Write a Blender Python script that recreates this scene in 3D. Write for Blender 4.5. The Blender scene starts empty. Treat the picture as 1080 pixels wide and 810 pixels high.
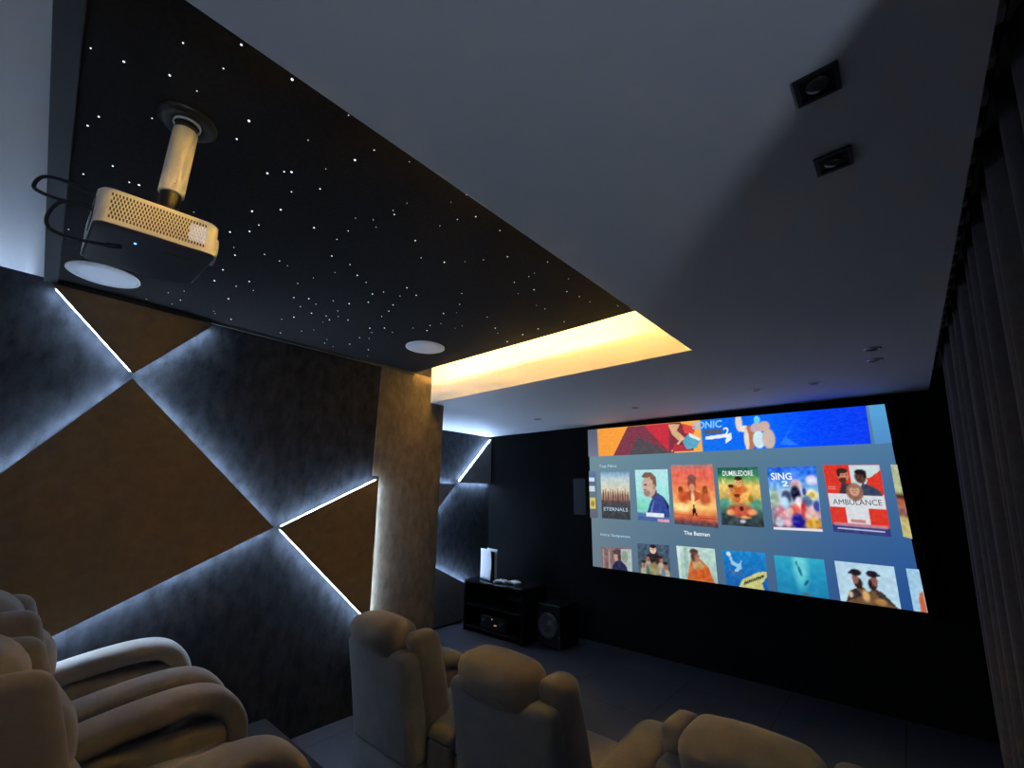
import bpy, bmesh, math, random
import numpy as np
from mathutils import Vector, Matrix

random.seed(7)
SC = bpy.context.scene
COL = SC.collection

# ------------------------------------------------------------------ camera
cam_data = bpy.data.cameras.new('camera')
cam_data.sensor_width = 36.0
cam_data.lens = 461.5626 * 36.0 / 1080.0
cam_data.clip_start = 0.02
cam = bpy.data.objects.new('camera', cam_data)
COL.objects.link(cam)
CR = Vector((0.75193, 0.65915, 0.01104))
CU = Vector((0.155, -0.19305, 0.96887))
CF = Vector((-0.64077, 0.72681, 0.24732))
EYE = 1.75
cm = Matrix(((CR.x, CU.x, -CF.x, 0), (CR.y, CU.y, -CF.y, 0), (CR.z, CU.z, -CF.z, EYE), (0, 0, 0, 1)))
cam.matrix_world = cm
SC.camera = cam

# ------------------------------------------------------------------ light settings
EXPOSURE = 0.0
LED_WHITE = 88.0       # cool strips behind the raised wall panels
LED_ALCOVE = 150.0
LED_WARM = 390.0       # warm strip on top of the floating star panel
SCREEN_GAIN = 1.0
LED_WARM_SIDE = 500.0  # the strip along the tray's long side
HALL_POWER = 10.0      # daylight-blue lamp in the hall by the rear right opening
SC.view_settings.view_transform = 'Standard'
SC.view_settings.look = 'None'
SC.view_settings.gamma = 1.0
SC.view_settings.use_curve_mapping = False
SC.view_settings.exposure = EXPOSURE
SC.cycles.sample_clamp_indirect = 0.0   # keep the full bounce light of the thin bright strips

world = bpy.data.worlds.new('world')
SC.world = world
world.use_nodes = True
wb = world.node_tree.nodes['Background']
wb.inputs[0].default_value = (0.25, 0.32, 0.5, 1)
wb.inputs[1].default_value = 0.02

ld = bpy.data.lights.new('hall_light', 'AREA')
ld.shape = 'DISK'
ld.size = 0.46
ld.energy = HALL_POWER
ld.color = (0.62, 0.74, 1.0)
lo = bpy.data.objects.new('hall_light', ld)
COL.objects.link(lo)
lo.location = (2.0, -1.32, 0.75)
ld.spread = math.radians(100)
lo.rotation_euler = Vector((-1.3, 0.9, 2.3)).to_track_quat('-Z', 'Y').to_euler()


# ------------------------------------------------------------------ materials
def lin(c):
    return tuple(x / 12.92 if x <= 0.04045 else ((x + 0.055) / 1.055) ** 2.4 for x in c)


def mat(name, col, rough=0.6, metal=0.0, noise=0.0, nscale=8.0, bump=0.0, bscale=200.0, sheen=0.0,
        col2=None, spec=0.5, stretch=None):
    m = bpy.data.materials.new(name)
    m.use_nodes = True
    nt = m.node_tree
    b = nt.nodes['Principled BSDF']
    b.inputs['Base Color'].default_value = (*col, 1)
    b.inputs['Roughness'].default_value = rough
    b.inputs['Metallic'].default_value = metal
    b.inputs['Specular IOR Level'].default_value = spec
    if sheen:
        b.inputs['Sheen Weight'].default_value = sheen
        b.inputs['Sheen Roughness'].default_value = 0.5
    tc = nt.nodes.new('ShaderNodeTexCoord')
    if noise or col2:
        mp = nt.nodes.new('ShaderNodeMapping')
        if stretch:
            mp.inputs['Scale'].default_value = stretch
        nt.links.new(tc.outputs['Object'], mp.inputs['Vector'])
        n = nt.nodes.new('ShaderNodeTexNoise')
        n.inputs['Scale'].default_value = nscale
        n.inputs['Detail'].default_value = 6
        n.inputs['Roughness'].default_value = 0.65
        nt.links.new(mp.outputs[0], n.inputs['Vector'])
        r = nt.nodes.new('ShaderNodeValToRGB')
        c2 = col2 if col2 else tuple(x * (1 + noise) for x in col)
        c1 = col if col2 else tuple(x * (1 - noise) for x in col)
        r.color_ramp.elements[0].position = 0.32
        r.color_ramp.elements[1].position = 0.68
        r.color_ramp.elements[0].color = (*c1, 1)
        r.color_ramp.elements[1].color = (*c2, 1)
        nt.links.new(n.outputs['Fac'], r.inputs[0])
        nt.links.new(r.outputs[0], b.inputs['Base Color'])
    if bump:
        n2 = nt.nodes.new('ShaderNodeTexNoise')
        n2.inputs['Scale'].default_value = bscale
        n2.inputs['Detail'].default_value = 3
        nt.links.new(tc.outputs['Object'], n2.inputs['Vector'])
        bp = nt.nodes.new('ShaderNodeBump')
        bp.inputs['Strength'].default_value = bump
        bp.inputs['Distance'].default_value = 0.004
        nt.links.new(n2.outputs['Fac'], bp.inputs['Height'])
        nt.links.new(bp.outputs[0], b.inputs['Normal'])
    return m


def emit(name, col, strength):
    m = bpy.data.materials.new(name)
    m.use_nodes = True
    nt = m.node_tree
    for n in list(nt.nodes):
        if n.type != 'OUTPUT_MATERIAL':
            nt.nodes.remove(n)
    out = [n for n in nt.nodes if n.type == 'OUTPUT_MATERIAL'][0]
    e = nt.nodes.new('ShaderNodeEmission')
    e.inputs[0].default_value = (*col, 1)
    e.inputs[1].default_value = strength
    nt.links.new(e.outputs[0], out.inputs[0])
    return m


M = {}
M['white_paint'] = mat('white ceiling paint', (0.72, 0.72, 0.72), 0.75, bump=0.05, bscale=60)
M['dark_fabric'] = mat('dark mottled wall velvet', (0.0085, 0.0093, 0.011), 0.9, nscale=15, col2=(0.0275, 0.0305, 0.036), bump=0.25,
                       bscale=160, sheen=0.02, stretch=(1, 1, 0.55), spec=0.15)
M['end_fabric'] = mat('mottled bronze wall velvet', (0.078, 0.063, 0.043), 0.85, nscale=12, col2=(0.165, 0.132, 0.088), bump=0.25,
                      bscale=160, sheen=0.1, stretch=(1, 1, 0.55), spec=0.2)  # lighter copy of the wall velvet with warm cove light in its colour
M['tan_fabric'] = mat('brown panel suede', (0.195, 0.138, 0.084), 0.9, noise=0.12, nscale=14, bump=0.2, bscale=220, spec=0.15)
M['blue_lit_fabric'] = mat('grey panel suede', (0.17, 0.165, 0.165), 0.9, noise=0.12, nscale=14, bump=0.2, bscale=220, spec=0.15)  # panel suede with the alcove's blue light mixed into its colour
M['black_paint'] = mat('black wall fabric', (0.005, 0.005, 0.0052), 0.9, noise=0.2, nscale=9, spec=0.1)
M['star_black'] = mat('star panel felt', (0.019, 0.0165, 0.0165), 0.85, noise=0.3, nscale=60, spec=0.2)
M['trim_black'] = mat('dark trim', (0.03, 0.03, 0.032), 0.55)
M['carpet'] = mat('dark carpet', (0.018, 0.0175, 0.018), 0.95, noise=0.3, nscale=80, bump=0.4, bscale=300, spec=0.1)
M['seat_fabric'] = mat('taupe recliner microfibre', (0.185, 0.16, 0.14), 0.85, noise=0.14, nscale=9, bump=0.2, bscale=260, sheen=0.25, spec=0.2)
M['seat_back'] = mat('grey recliner back fabric', (0.2, 0.19, 0.185), 0.85, noise=0.1, nscale=9, bump=0.2, bscale=260, sheen=0.2, spec=0.2)
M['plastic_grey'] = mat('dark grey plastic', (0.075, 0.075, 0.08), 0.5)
M['plastic_ivory'] = mat('ivory plastic', (0.78, 0.73, 0.62), 0.4, bump=0.02, bscale=300)
M['plastic_white'] = mat('white plastic', (0.78, 0.77, 0.74), 0.4, bump=0.02, bscale=300)
M['plastic_black'] = mat('black plastic', (0.012, 0.012, 0.013), 0.4)
M['rubber'] = mat('black cable rubber', (0.015, 0.015, 0.016), 0.5)
M['slot'] = mat('vent slot', (0.10, 0.06, 0.03), 0.8)  # brown stands for the dim, lit inside seen through the openings
M['metal'] = mat('satin metal', (0.55, 0.55, 0.56), 0.35, metal=0.9)
M['gloss_black'] = mat('black lacquer', (0.008, 0.008, 0.009), 0.25)
M['grille'] = mat('grey speaker grille cloth', (0.04, 0.04, 0.043), 0.85, noise=0.2, nscale=120)
M['speaker_white'] = mat('white speaker grille', (0.7, 0.7, 0.72), 0.7, bump=0.15, bscale=500)
M['curtain'] = mat('brown grey curtain cloth', (0.125, 0.105, 0.106), 0.9, noise=0.15, nscale=30, bump=0.2, bscale=350, sheen=0.15, spec=0.15)
M['tape'] = mat('pale curtain tape', (0.72, 0.68, 0.66), 0.7)
M['led_white'] = emit('cool white strip', (0.50, 0.69, 1.0), LED_WHITE)
M['led_alcove'] = emit('cool white strip in alcove', (0.44, 0.64, 1.0), LED_ALCOVE)
M['led_warm'] = emit('warm strip', (1.0, 0.56, 0.13), LED_WARM)
M['led_warm_side'] = emit('warm strip, long side', (1.0, 0.56, 0.13), LED_WARM_SIDE)
M['star'] = emit('fibre star', (0.92, 0.96, 1.0), 1.6)
M['led_blue'] = emit('blue indicator', (0.1, 0.25, 1.0), 6.0)
M['lamp_leak'] = emit('lamp glow behind vent', (0.85, 0.88, 1.0), 0.55)
M['ui_text'] = emit('interface text', lin((0.72, 0.86, 0.93)), 1.0)
M['ui_white'] = emit('white interface text', (0.95, 0.97, 1.0), 0.95)
M['ui_dark'] = emit('dark interface text', lin((0.2, 0.22, 0.28)), 1.0)
M['ui_blue'] = emit('blue interface text', lin((0.5, 0.78, 1.0)), 1.0)
M['amber'] = emit('amber indicator', (1.0, 0.6, 0.25), 0.8)


def floor_material():
    m = mat('grey floor tile', (0.042, 0.041, 0.052), 0.42, noise=0.15, nscale=3)
    nt = m.node_tree
    b = nt.nodes['Principled BSDF']
    old = b.inputs['Base Color'].links[0].from_socket
    tc = nt.nodes.new('ShaderNodeTexCoord')
    br = nt.nodes.new('ShaderNodeTexBrick')
    br.offset = 0.0
    br.inputs['Scale'].default_value = 1.0
    br.inputs['Mortar Size'].default_value = 0.006
    br.inputs['Brick Width'].default_value = 0.8
    br.inputs['Row Height'].default_value = 0.8
    br.inputs['Mortar'].default_value = (0, 0, 0, 1)
    br.inputs['Color1'].default_value = (1, 1, 1, 1)
    br.inputs['Color2'].default_value = (1, 1, 1, 1)
    mp = nt.nodes.new('ShaderNodeMapping')
    mp.inputs['Location'].default_value = (3.495, 0.13, 0)
    nt.links.new(tc.outputs['Object'], mp.inputs[0])
    nt.links.new(mp.outputs[0], br.inputs['Vector'])
    mx = nt.nodes.new('ShaderNodeMix')
    mx.data_type = 'RGBA'
    mx.blend_type = 'MULTIPLY'
    mx.inputs[0].default_value = 0.92
    nt.links.new(old, mx.inputs[6])
    nt.links.new(br.outputs['Color'], mx.inputs[7])
    nt.links.new(mx.outputs[2], b.inputs['Base Color'])
    return m


M['floor'] = floor_material()


# ------------------------------------------------------------------ helpers
def obj(name, bm, m, parent=None, smooth=False, loc=None):
    me = bpy.data.meshes.new(name)
    bmesh.ops.recalc_face_normals(bm, faces=bm.faces)
    bm.to_mesh(me)
    bm.free()
    ms = m if isinstance(m, (list, tuple)) else [m]
    for x in ms:
        me.materials.append(x)
    if smooth:
        for p in me.polygons:
            p.use_smooth = True
    o = bpy.data.objects.new(name, me)
    COL.objects.link(o)
    if parent:
        o.parent = parent
    if loc:
        o.location = loc
    return o


def tag(o, label, cat, group=None):
    o['label'] = label
    o['category'] = cat
    if group:
        o['group'] = group
    return o


def thing(name, label, cat, loc=(0, 0, 0), rz=0.0, group=None):
    o = bpy.data.objects.new(name, None)
    o.empty_display_size = 0.1
    COL.objects.link(o)
    o.location = loc
    o.rotation_euler = (0, 0, rz)
    return tag(o, label, cat, group)


def struct(name, bm, m, smooth=False):
    o = obj(name, bm, m, None, smooth)
    o['kind'] = 'structure'
    return o


def dup(root, loc, rz, label, group=None):
    r = root.copy()
    COL.objects.link(r)
    r.location = loc
    r.rotation_euler = (0, 0, rz)
    r['label'] = label
    if group:
        r['group'] = group
    for ch in list(root.children):
        c = ch.copy()
        COL.objects.link(c)
        c.parent = r
        for g in ch.children:
            d = g.copy()
            COL.objects.link(d)
            d.parent = c
    return r


def NB():
    return bmesh.new()


def box(bm, x0, x1, y0, y1, z0, z1, mi=0):
    vs = [bm.verts.new((x, y, z)) for z in (z0, z1) for y in (y0, y1) for x in (x0, x1)]
    for f in ((0, 2, 3, 1), (4, 5, 7, 6), (0, 1, 5, 4), (2, 6, 7, 3), (0, 4, 6, 2), (1, 3, 7, 5)):
        fc = bm.faces.new([vs[i] for i in f])
        fc.material_index = mi
    return vs


def bevel(bm, w, seg=2):
    bmesh.ops.bevel(bm, geom=list(bm.edges), offset=w, segments=seg, profile=0.5, affect='EDGES')
    return bm


def prism(bm, poly, axis, a, b):
    """extrude a 2-D polygon; axis 0: polygon is (y,z); axis 1: (x,z); axis 2: (x,y)"""
    def P(p, t):
        return ((t, p[0], p[1]), (p[0], t, p[1]), (p[0], p[1], t))[axis]
    lo_ = [bm.verts.new(P(p, a)) for p in poly]
    hi_ = [bm.verts.new(P(p, b)) for p in poly]
    bm.faces.new(lo_)
    bm.faces.new(hi_)
    n = len(poly)
    for i in range(n):
        j = (i + 1) % n
        bm.faces.new((lo_[i], lo_[j], hi_[j], hi_[i]))


def cyl(bm, c, r0, r1, h, n=32, axis='z', cap=True):
    def P(a, r, t):
        u, v = r * math.cos(a), r * math.sin(a)
        return {'z': (c[0] + u, c[1] + v, c[2] + t), 'y': (c[0] + u, c[1] + t, c[2] + v),
                'x': (c[0] + t, c[1] + u, c[2] + v)}[axis]
    A = [bm.verts.new(P(2 * math.pi * i / n, r0, 0)) for i in range(n)]
    B = [bm.verts.new(P(2 * math.pi * i / n, r1, h)) for i in range(n)]
    for i in range(n):
        j = (i + 1) % n
        bm.faces.new((A[i], A[j], B[j], B[i]))
    if cap:
        bm.faces.new(A)
        bm.faces.new(B)


def lathe(bm, c, prof, n=40):
    rings = []
    for r, z in prof:
        if r < 1e-6:
            rings.append([bm.verts.new((c[0], c[1], c[2] + z))])
        else:
            rings.append([bm.verts.new((c[0] + r * math.cos(2 * math.pi * i / n), c[1] + r * math.sin(2 * math.pi * i / n), c[2] + z)) for i in range(n)])
    for a, b in zip(rings, rings[1:]):
        for i in range(n):
            j = (i + 1) % n
            q = []
            for v in (a[i % len(a)], a[j % len(a)], b[j % len(b)], b[i % len(b)]):
                if v not in q:
                    q.append(v)
            if len(q) > 2:
                bm.faces.new(q)


def rbox(bm, size, r, loc=(0, 0, 0), puff=(0, 0, 0), deform=None):
    """soft rounded cushion box; puff swells the faces; deform maps final points"""
    h = [s / 2 for s in size]
    r = min(r, min(h) * 0.98)
    t = bmesh.new()
    bmesh.ops.create_cube(t, size=2)
    bmesh.ops.subdivide_edges(t, edges=list(t.edges), cuts=9, use_grid_fill=True)

    def remap(v, hh):
        a = abs(v)
        s = 1 if v >= 0 else -1
        if a <= 0.6001:
            q = a / 0.6 * (hh - r)
        else:
            q = (hh - r) + r * math.tan((a - 0.6) / 0.4 * math.pi / 4)
        return s * q
    mp = {}
    for v in t.verts:
        p = [remap(v.co[i], h[i]) for i in range(3)]
        inn = [max(-(h[i] - r), min(h[i] - r, p[i])) for i in range(3)]
        d = Vector([p[i] - inn[i] for i in range(3)])
        if d.length > 1e-9:
            d = d.normalized() * r
        q = Vector(inn) + d
        w = [max(0, 1 - (q[i] / h[i]) ** 2) for i in range(3)]
        q.x += (q.x / h[0]) * puff[0] * w[1] * w[2]
        q.y += (q.y / h[1]) * puff[1] * w[0] * w[2]
        q.z += (q.z / h[2]) * puff[2] * w[0] * w[1]
        q = q + Vector(loc)
        if deform:
            q = Vector(deform(q))
        mp[v.index] = bm.verts.new(q)
    for f in t.faces:
        bm.faces.new([mp[v.index] for v in f.verts])
    t.free()
    return bm


def spline(pts, n):
    out = []
    P = [Vector(p) for p in pts]
    P = [P[0] * 2 - P[1]] + P + [P[-1] * 2 - P[-2]]
    for i in range(1, len(P) - 2):
        for k in range(n):
            t = k / n
            a, b, c, d = P[i - 1], P[i], P[i + 1], P[i + 2]
            out.append(0.5 * ((2 * b) + (c - a) * t + (2 * a - 5 * b + 4 * c - d) * t * t + (3 * b - a - 3 * c + d) * t ** 3))
    out.append(P[-2])
    return out


def sweep_yz(bm, path, x, a, b, e=0.07, ns=24, pw=0.6):
    """rounded pad swept along a path in the YZ plane, width along X"""
    pts = spline([(0, p[0], p[1]) for p in path], 6)
    L = [0]
    for i in range(1, len(pts)):
        L.append(L[-1] + (pts[i] - pts[i - 1]).length)
    rings = []
    for i, p in enumerate(pts):
        tg = (pts[min(i + 1, len(pts) - 1)] - pts[max(i - 1, 0)]).normalized()
        nm = Vector((0, -tg.z, tg.y))
        dd = min(L[i], L[-1] - L[i])
        s = 1.0 if dd > e else math.sqrt(max(0.02, 1 - (1 - dd / e) ** 2))
        ring = []
        for k in range(ns):
            an = 2 * math.pi * k / ns
            cx, sx = math.cos(an), math.sin(an)
            ux = math.copysign(abs(cx) ** pw, cx) * a * (0.6 + 0.4 * s)
            un = math.copysign(abs(sx) ** pw, sx) * b * s
            ring.append(bm.verts.new((x + ux, p.y + nm.y * un, p.z + nm.z * un)))
        rings.append(ring)
    for A, B in zip(rings, rings[1:]):
        for k in range(ns):
            j = (k + 1) % ns
            bm.faces.new((A[k], A[j], B[j], B[k]))
    bm.faces.new(rings[0])
    bm.faces.new(rings[-1])


def tube(bm, pts, r, n=10, sub=8):
    P = spline(pts, sub)
    up = Vector((0.13, 0.31, 0.94))
    rings = []
    for i, p in enumerate(P):
        t = (P[min(i + 1, len(P) - 1)] - P[max(i - 1, 0)]).normalized()
        s = t.cross(up).normalized()
        u = s.cross(t)
        rings.append([bm.verts.new(p + s * r * math.cos(2 * math.pi * k / n) + u * r * math.sin(2 * math.pi * k / n)) for k in range(n)])
    for A, B in zip(rings, rings[1:]):
        for k in range(n):
            j = (k + 1) % n
            bm.faces.new((A[k], A[j], B[j], B[k]))
    bm.faces.new(rings[0])
    bm.faces.new(rings[-1])


# ================================================================== SETTING
H = 1.75                       # eye height; z values below written as H + height above the eye
LWX = -3.686                   # face of the left wall
AWX = -5.12                    # face of the alcove wall
SOF = 2.70                     # underside of the dropped ceiling
STAR_Z = 2.978                 # underside of the star panel
TRAY = 3.10
FWY = 5.27                     # face of the screen wall

b = NB(); box(b, -5.4, 3.2, -2.2, 5.5, -0.1, 0.0); struct('floor', b, M['floor'])
b = NB(); box(b, LWX + 0.001, 3.0, -1.98, 1.57, 0.002, 0.2); bevel(b, 0.012); struct('floor_riser', b, M['carpet'])



def REAR(x):
    """rear edge of the tray, a little out of square"""
    return -0.062 - 0.039 * (x + 3.686)


# dropped ceiling with the raised tray cut out of it
b = NB()
box(b, -0.93, 0.285, -2.0, 2.859, SOF, 3.14)          # right strip
box(b, -5.12, 0.285, 2.859, FWY, SOF, 3.14)           # front strip
prism(b, [(-3.686, -2.0), (-0.93, -2.0), (-0.93, REAR(-0.93)), (-3.686, REAR(-3.686))], 2, STAR_Z + 0.008, 3.14)   # rear strip at tray level
box(b, -3.686, -0.93, -0.2, 2.859, TRAY, 3.14)        # top of the tray
box(b, 0.285, 0.52, -2.0, FWY, 2.88, 3.14)            # top of the curtain slot
box(b, 0.285, 3.0, -2.0, 0.55, SOF, 2.9)              # hall side
struct('ceiling', b, M['white_paint'])

b = NB()
box(b, LWX - 0.16, LWX, -2.0, 3.04, 0, 3.12)
struct('wall_left', b, M['dark_fabric'])
b = NB()
box(b, LWX - 0.06, LWX + 0.010, 2.318, 3.041, 0.0, STAR_Z - 0.002)
box(b, LWX - 0.06, LWX + 0.010, 2.245, 2.3185, H + 0.165, STAR_Z - 0.002)
struct('trim_1', b, M['end_fabric'])                  # slightly proud end strip of the wall
b = NB(); box(b, AWX, LWX - 0.16, 2.92, 3.04, 0, SOF); struct('wall_return', b, M['dark_fabric'])
b = NB(); box(b, AWX - 0.12, AWX, 3.0, FWY + 0.1, 0, SOF + 0.1); struct('wall_alcove', b, M['dark_fabric'])
b = NB(); box(b, AWX - 0.1, 0.7, FWY, FWY + 0.12, 0, 3.1); struct('wall_front', b, M['black_paint'])
b = NB(); box(b, 0.52, 0.64, 0.55, FWY, 0, 3.1); struct('wall_right', b, M['black_paint'])
b = NB(); box(b, LWX - 0.1, 3.1, -2.12, -2.0, 0, 3.14); struct('wall_back', b, M['white_paint'])
b = NB(); box(b, 3.0, 3.12, -2.0, 0.7, 0, 3.1); struct('wall_hall', b, M['white_paint'])
b = NB(); box(b, 0.64, 3.0, 0.55, 0.67, 0, 3.1); struct('wall_hall_end', b, M['white_paint'])
b = NB()
box(b, LWX + 0.011, LWX + 0.035, -0.003, 2.62, STAR_Z - 0.022, STAR_Z - 0.001)
struct('trim_2', b, M['trim_black'])                   # thin dark moulding where star panel meets wall
b = NB()
prism(b, [(LWX + 0.011, REAR(LWX) + 0.0005), (-0.95, REAR(-0.95) + 0.0005), (-0.95, REAR(-0.95) + 0.058), (LWX + 0.036, REAR(LWX) + 0.058)], 2, STAR_Z - 0.022, STAR_Z + 0.0075)
struct('trim_3', b, M['trim_black'])

# ------------------------------------------------------------------ star panel
STARS = [
    (-1.18,0.11), (-1.22,0.21), (-1.22,0.35), (-1.21,0.53), (-1.34,0.10), (-1.34,0.20), (-1.28,0.67), (-1.23,0.79),
    (-1.49,0.10), (-1.49,0.17), (-1.42,0.49), (-1.49,0.32), (-1.38,0.65), (-1.49,0.32), (-1.54,0.00), (-1.56,-0.07),
    (-1.20,1.06), (-1.61,0.14), (-1.51,0.60), (-1.61,0.32), (-1.29,1.05), (-1.63,0.52), (-1.44,0.93), (-1.65,0.50),
    (-1.73,0.10), (-1.28,1.19), (-1.64,0.64), (-1.71,0.46), (-1.36,1.15), (-1.53,0.92), (-1.55,0.94), (-1.75,0.57),
    (-1.46,1.13), (-1.27,1.34), (-1.86,-0.02), (-1.66,0.90), (-1.71,0.84), (-1.70,0.94), (-1.94,-0.04), (-1.91,0.59),
    (-1.65,1.13), (-1.83,0.87), (-1.93,0.75), (-2.02,0.51), (-1.40,1.54), (-1.52,1.48), (-2.13,0.05), (-1.94,0.87),
    (-1.27,1.72), (-1.61,1.43), (-1.76,1.25), (-1.70,1.36), (-2.11,0.57), (-2.19,0.14), (-2.20,0.11), (-1.40,1.77),
    (-2.23,0.34), (-2.20,0.56), (-2.28,-0.02), (-1.45,1.78), (-1.19,1.96), (-2.11,0.93), (-2.28,0.50), (-2.28,0.50),
    (-1.29,1.95), (-2.12,1.04), (-1.56,1.78), (-2.37,0.69), (-1.53,1.93), (-2.20,1.13), (-2.42,0.56), (-2.27,1.03),
    (-2.38,0.77), (-1.39,2.08), (-1.64,1.91), (-2.40,0.82), (-1.91,1.68), (-2.11,1.41), (-2.24,1.21), (-2.50,0.59),
    (-1.37,2.19), (-2.43,0.98), (-2.15,1.51), (-2.27,1.35), (-2.24,1.45), (-1.36,2.30), (-2.35,1.32), (-1.66,2.12),
    (-2.04,1.78), (-2.57,0.95), (-1.65,2.20), (-1.25,2.47), (-2.73,0.60), (-2.39,1.50), (-2.48,1.37), (-2.16,1.86),
    (-2.86,-0.02), (-2.77,0.75), (-2.24,1.81), (-2.05,2.05), (-2.64,1.21), (-2.60,1.30), (-2.50,1.54), (-2.73,1.09),
    (-2.79,1.02), (-2.92,0.61), (-2.90,0.72), (-1.68,2.47), (-2.88,0.81), (-2.78,1.16), (-2.62,1.56), (-2.77,1.31),
    (-2.40,1.92), (-2.31,2.05), (-2.15,2.24), (-2.90,1.11), (-1.91,2.46), (-2.49,1.89), (-2.39,2.05), (-2.86,1.36),
    (-2.95,1.21), (-2.92,1.30), (-2.87,1.44), (-2.63,1.84), (-2.21,2.33), (-2.59,1.94), (-3.14,0.75), (-2.08,2.48),
    (-2.97,1.35), (-2.80,1.70), (-3.23,0.53), (-2.89,1.63), (-3.12,1.16), (-3.05,1.34), (-2.83,1.79), (-3.34,0.47),
    (-3.35,0.33), (-2.28,2.52), (-2.96,1.69), (-3.23,1.12), (-3.41,0.55), (-3.49,0.24), (-3.45,0.75), (-3.26,1.37),
    (-3.10,1.75), (-3.53,0.53), (-3.14,1.69), (-3.49,0.77), (-3.57,0.40), (-3.36,1.32), (-3.52,0.88), (-3.39,1.54),
    (-3.53,1.23), (-3.35,1.72), (-3.49,1.57), (-3.36,1.90), (-3.52,1.66), (-3.52,1.99),
]
sp = thing('star_panel', 'black felt ceiling panel dotted with tiny white star lights, floating inside the recessed tray', 'ceiling panel', (0, 0, STAR_Z))
b = NB(); prism(b, [(LWX + 0.012, -0.003), (-1.175, REAR(-1.175) + 0.0585), (-1.175, 2.62), (LWX + 0.012, 2.62)], 2, 0.0, 0.006); obj('panel_face', b, M['star_black'], sp)
b = NB(); box(b, LWX + 0.012, -1.245, -0.02, 2.55, 0.006, 0.09); obj('backing_frame', b, M['trim_black'], sp)
b = NB()
box(b, LWX + 0.03, -1.235, 2.551, 2.559, 0.026, 0.034)
obj('light_strip', b, M['led_warm'], sp)
b = NB()
box(b, -1.2445, -1.2365, 0.0, 2.55, 0.026, 0.034)
obj('light_strip', b, M['led_warm_side'], sp)
smesh = []
for rr in (0.0022, 0.0030, 0.0040):
    b = NB()
    lathe(b, (0, 0, 0), [(rr, 0), (rr * 0.8, -rr * 0.6), (0, -rr)], 10)
    o = obj('star_light', b, M['star'], sp)
    smesh.append(o.data)
    bpy.data.objects.remove(o)
for i, (sx, sy) in enumerate(STARS[:100]):
    o = bpy.data.objects.new('star_light', smesh[random.choice((0, 1, 1, 2))])
    COL.objects.link(o)
    o.parent = sp
    o.location = (sx, sy, -0.0004)
b = NB()
for sx, sy in STARS[100:]:
    rr = random.choice((0.0024, 0.0030, 0.0038, 0.0046))
    lathe(b, (sx, sy, -0.0004), [(rr, 0), (rr * 0.8, -rr * 0.6), (0, -rr)], 8)
o = obj('star_light', b, M['star'], sp)
o['kind'] = 'stuff'


def round_speaker(x, y, label):
    t = thing('ceiling_speaker', label, 'speaker', (x, y, STAR_Z), 0, 'round speakers in the star panel')
    b = NB(); lathe(b, (0, 0, 0), [(0.165, -0.0005), (0.165, -0.006), (0.157, -0.009), (0.153, -0.006), (0.153, -0.0005)], 48); obj('rim', b, M['plastic_white'], t, True)
    b = NB(); lathe(b, (0, 0, 0), [(0.152, -0.0005), (0.152, -0.0055), (0.1, -0.008), (0, -0.009)], 48); obj('grille', b, M['speaker_white'], t, True)
    return t


round_speaker(-3.34, 0.165, 'white round ceiling speaker partly behind the projector, nearest the room corner')
round_speaker(-2.92, 2.18, 'white round ceiling speaker in star panel near the glowing yellow cove')


# ------------------------------------------------------------------ raised wall panels with lit edges
def inset(poly, d):
    """shrink a convex polygon by d"""
    n = len(poly)
    cx = sum(p[0] for p in poly) / n
    cy = sum(p[1] for p in poly) / n
    L = []
    for i in range(n):
        a, c = Vector(poly[i]), Vector(poly[(i + 1) % n])
        t = (c - a).normalized()
        nn = Vector((-t.y, t.x))
        if (Vector((cx, cy)) - a).dot(nn) < 0:
            nn = -nn
        L.append((a + nn * d, t))
    out = []
    for i in range(n):
        (p, t), (q, s) = L[i - 1], L[i]
        den = t.x * s.y - t.y * s.x
        k = ((q.x - p.x) * s.y - (q.y - p.y) * s.x) / den
        r = p + t * k
        out.append((r.x, r.y))
    return out


def wall_panel(wx, poly, strips, label, led, group=None, depth=0.06, face='tan_fabric'):
    """poly in (y, height above eye); panel stands on the wall plane x = wx"""
    cy = sum(p[0] for p in poly) / len(poly)
    cz = sum(p[1] for p in poly) / len(poly) + H
    t = thing('wall_panel', label, 'wall panel', (wx, cy, cz), 0, group)
    P = inset([(p[0] - cy, p[1] + H - cz) for p in poly], 0.010)
    b = NB()
    prism(b, P, 0, 0.0515, depth)
    obj('panel_face', b, M[face], t)
    Q = inset(P, 0.006)
    b = NB()
    prism(b, Q, 0, 0.0, 0.051)
    obj('backing_board', b, M['trim_black'], t)
    n = len(poly)
    for i in strips:
        a, c = Vector(Q[i]), Vector(Q[(i + 1) % n])
        tg = (c - a).normalized()
        nn = Vector((-tg.y, tg.x))
        if nn.dot(a) < 0:
            nn = -nn
        b = NB()
        a2, c2 = a + tg * 0.02, c - tg * 0.02
        prism(b, [tuple(a2 + nn * 0.0005), tuple(c2 + nn * 0.0005), tuple(c2 + nn * 0.005), tuple(a2 + nn * 0.005)], 0, 0.028, 0.049)
        obj('light_strip', b, led, t)
    return t


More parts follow.
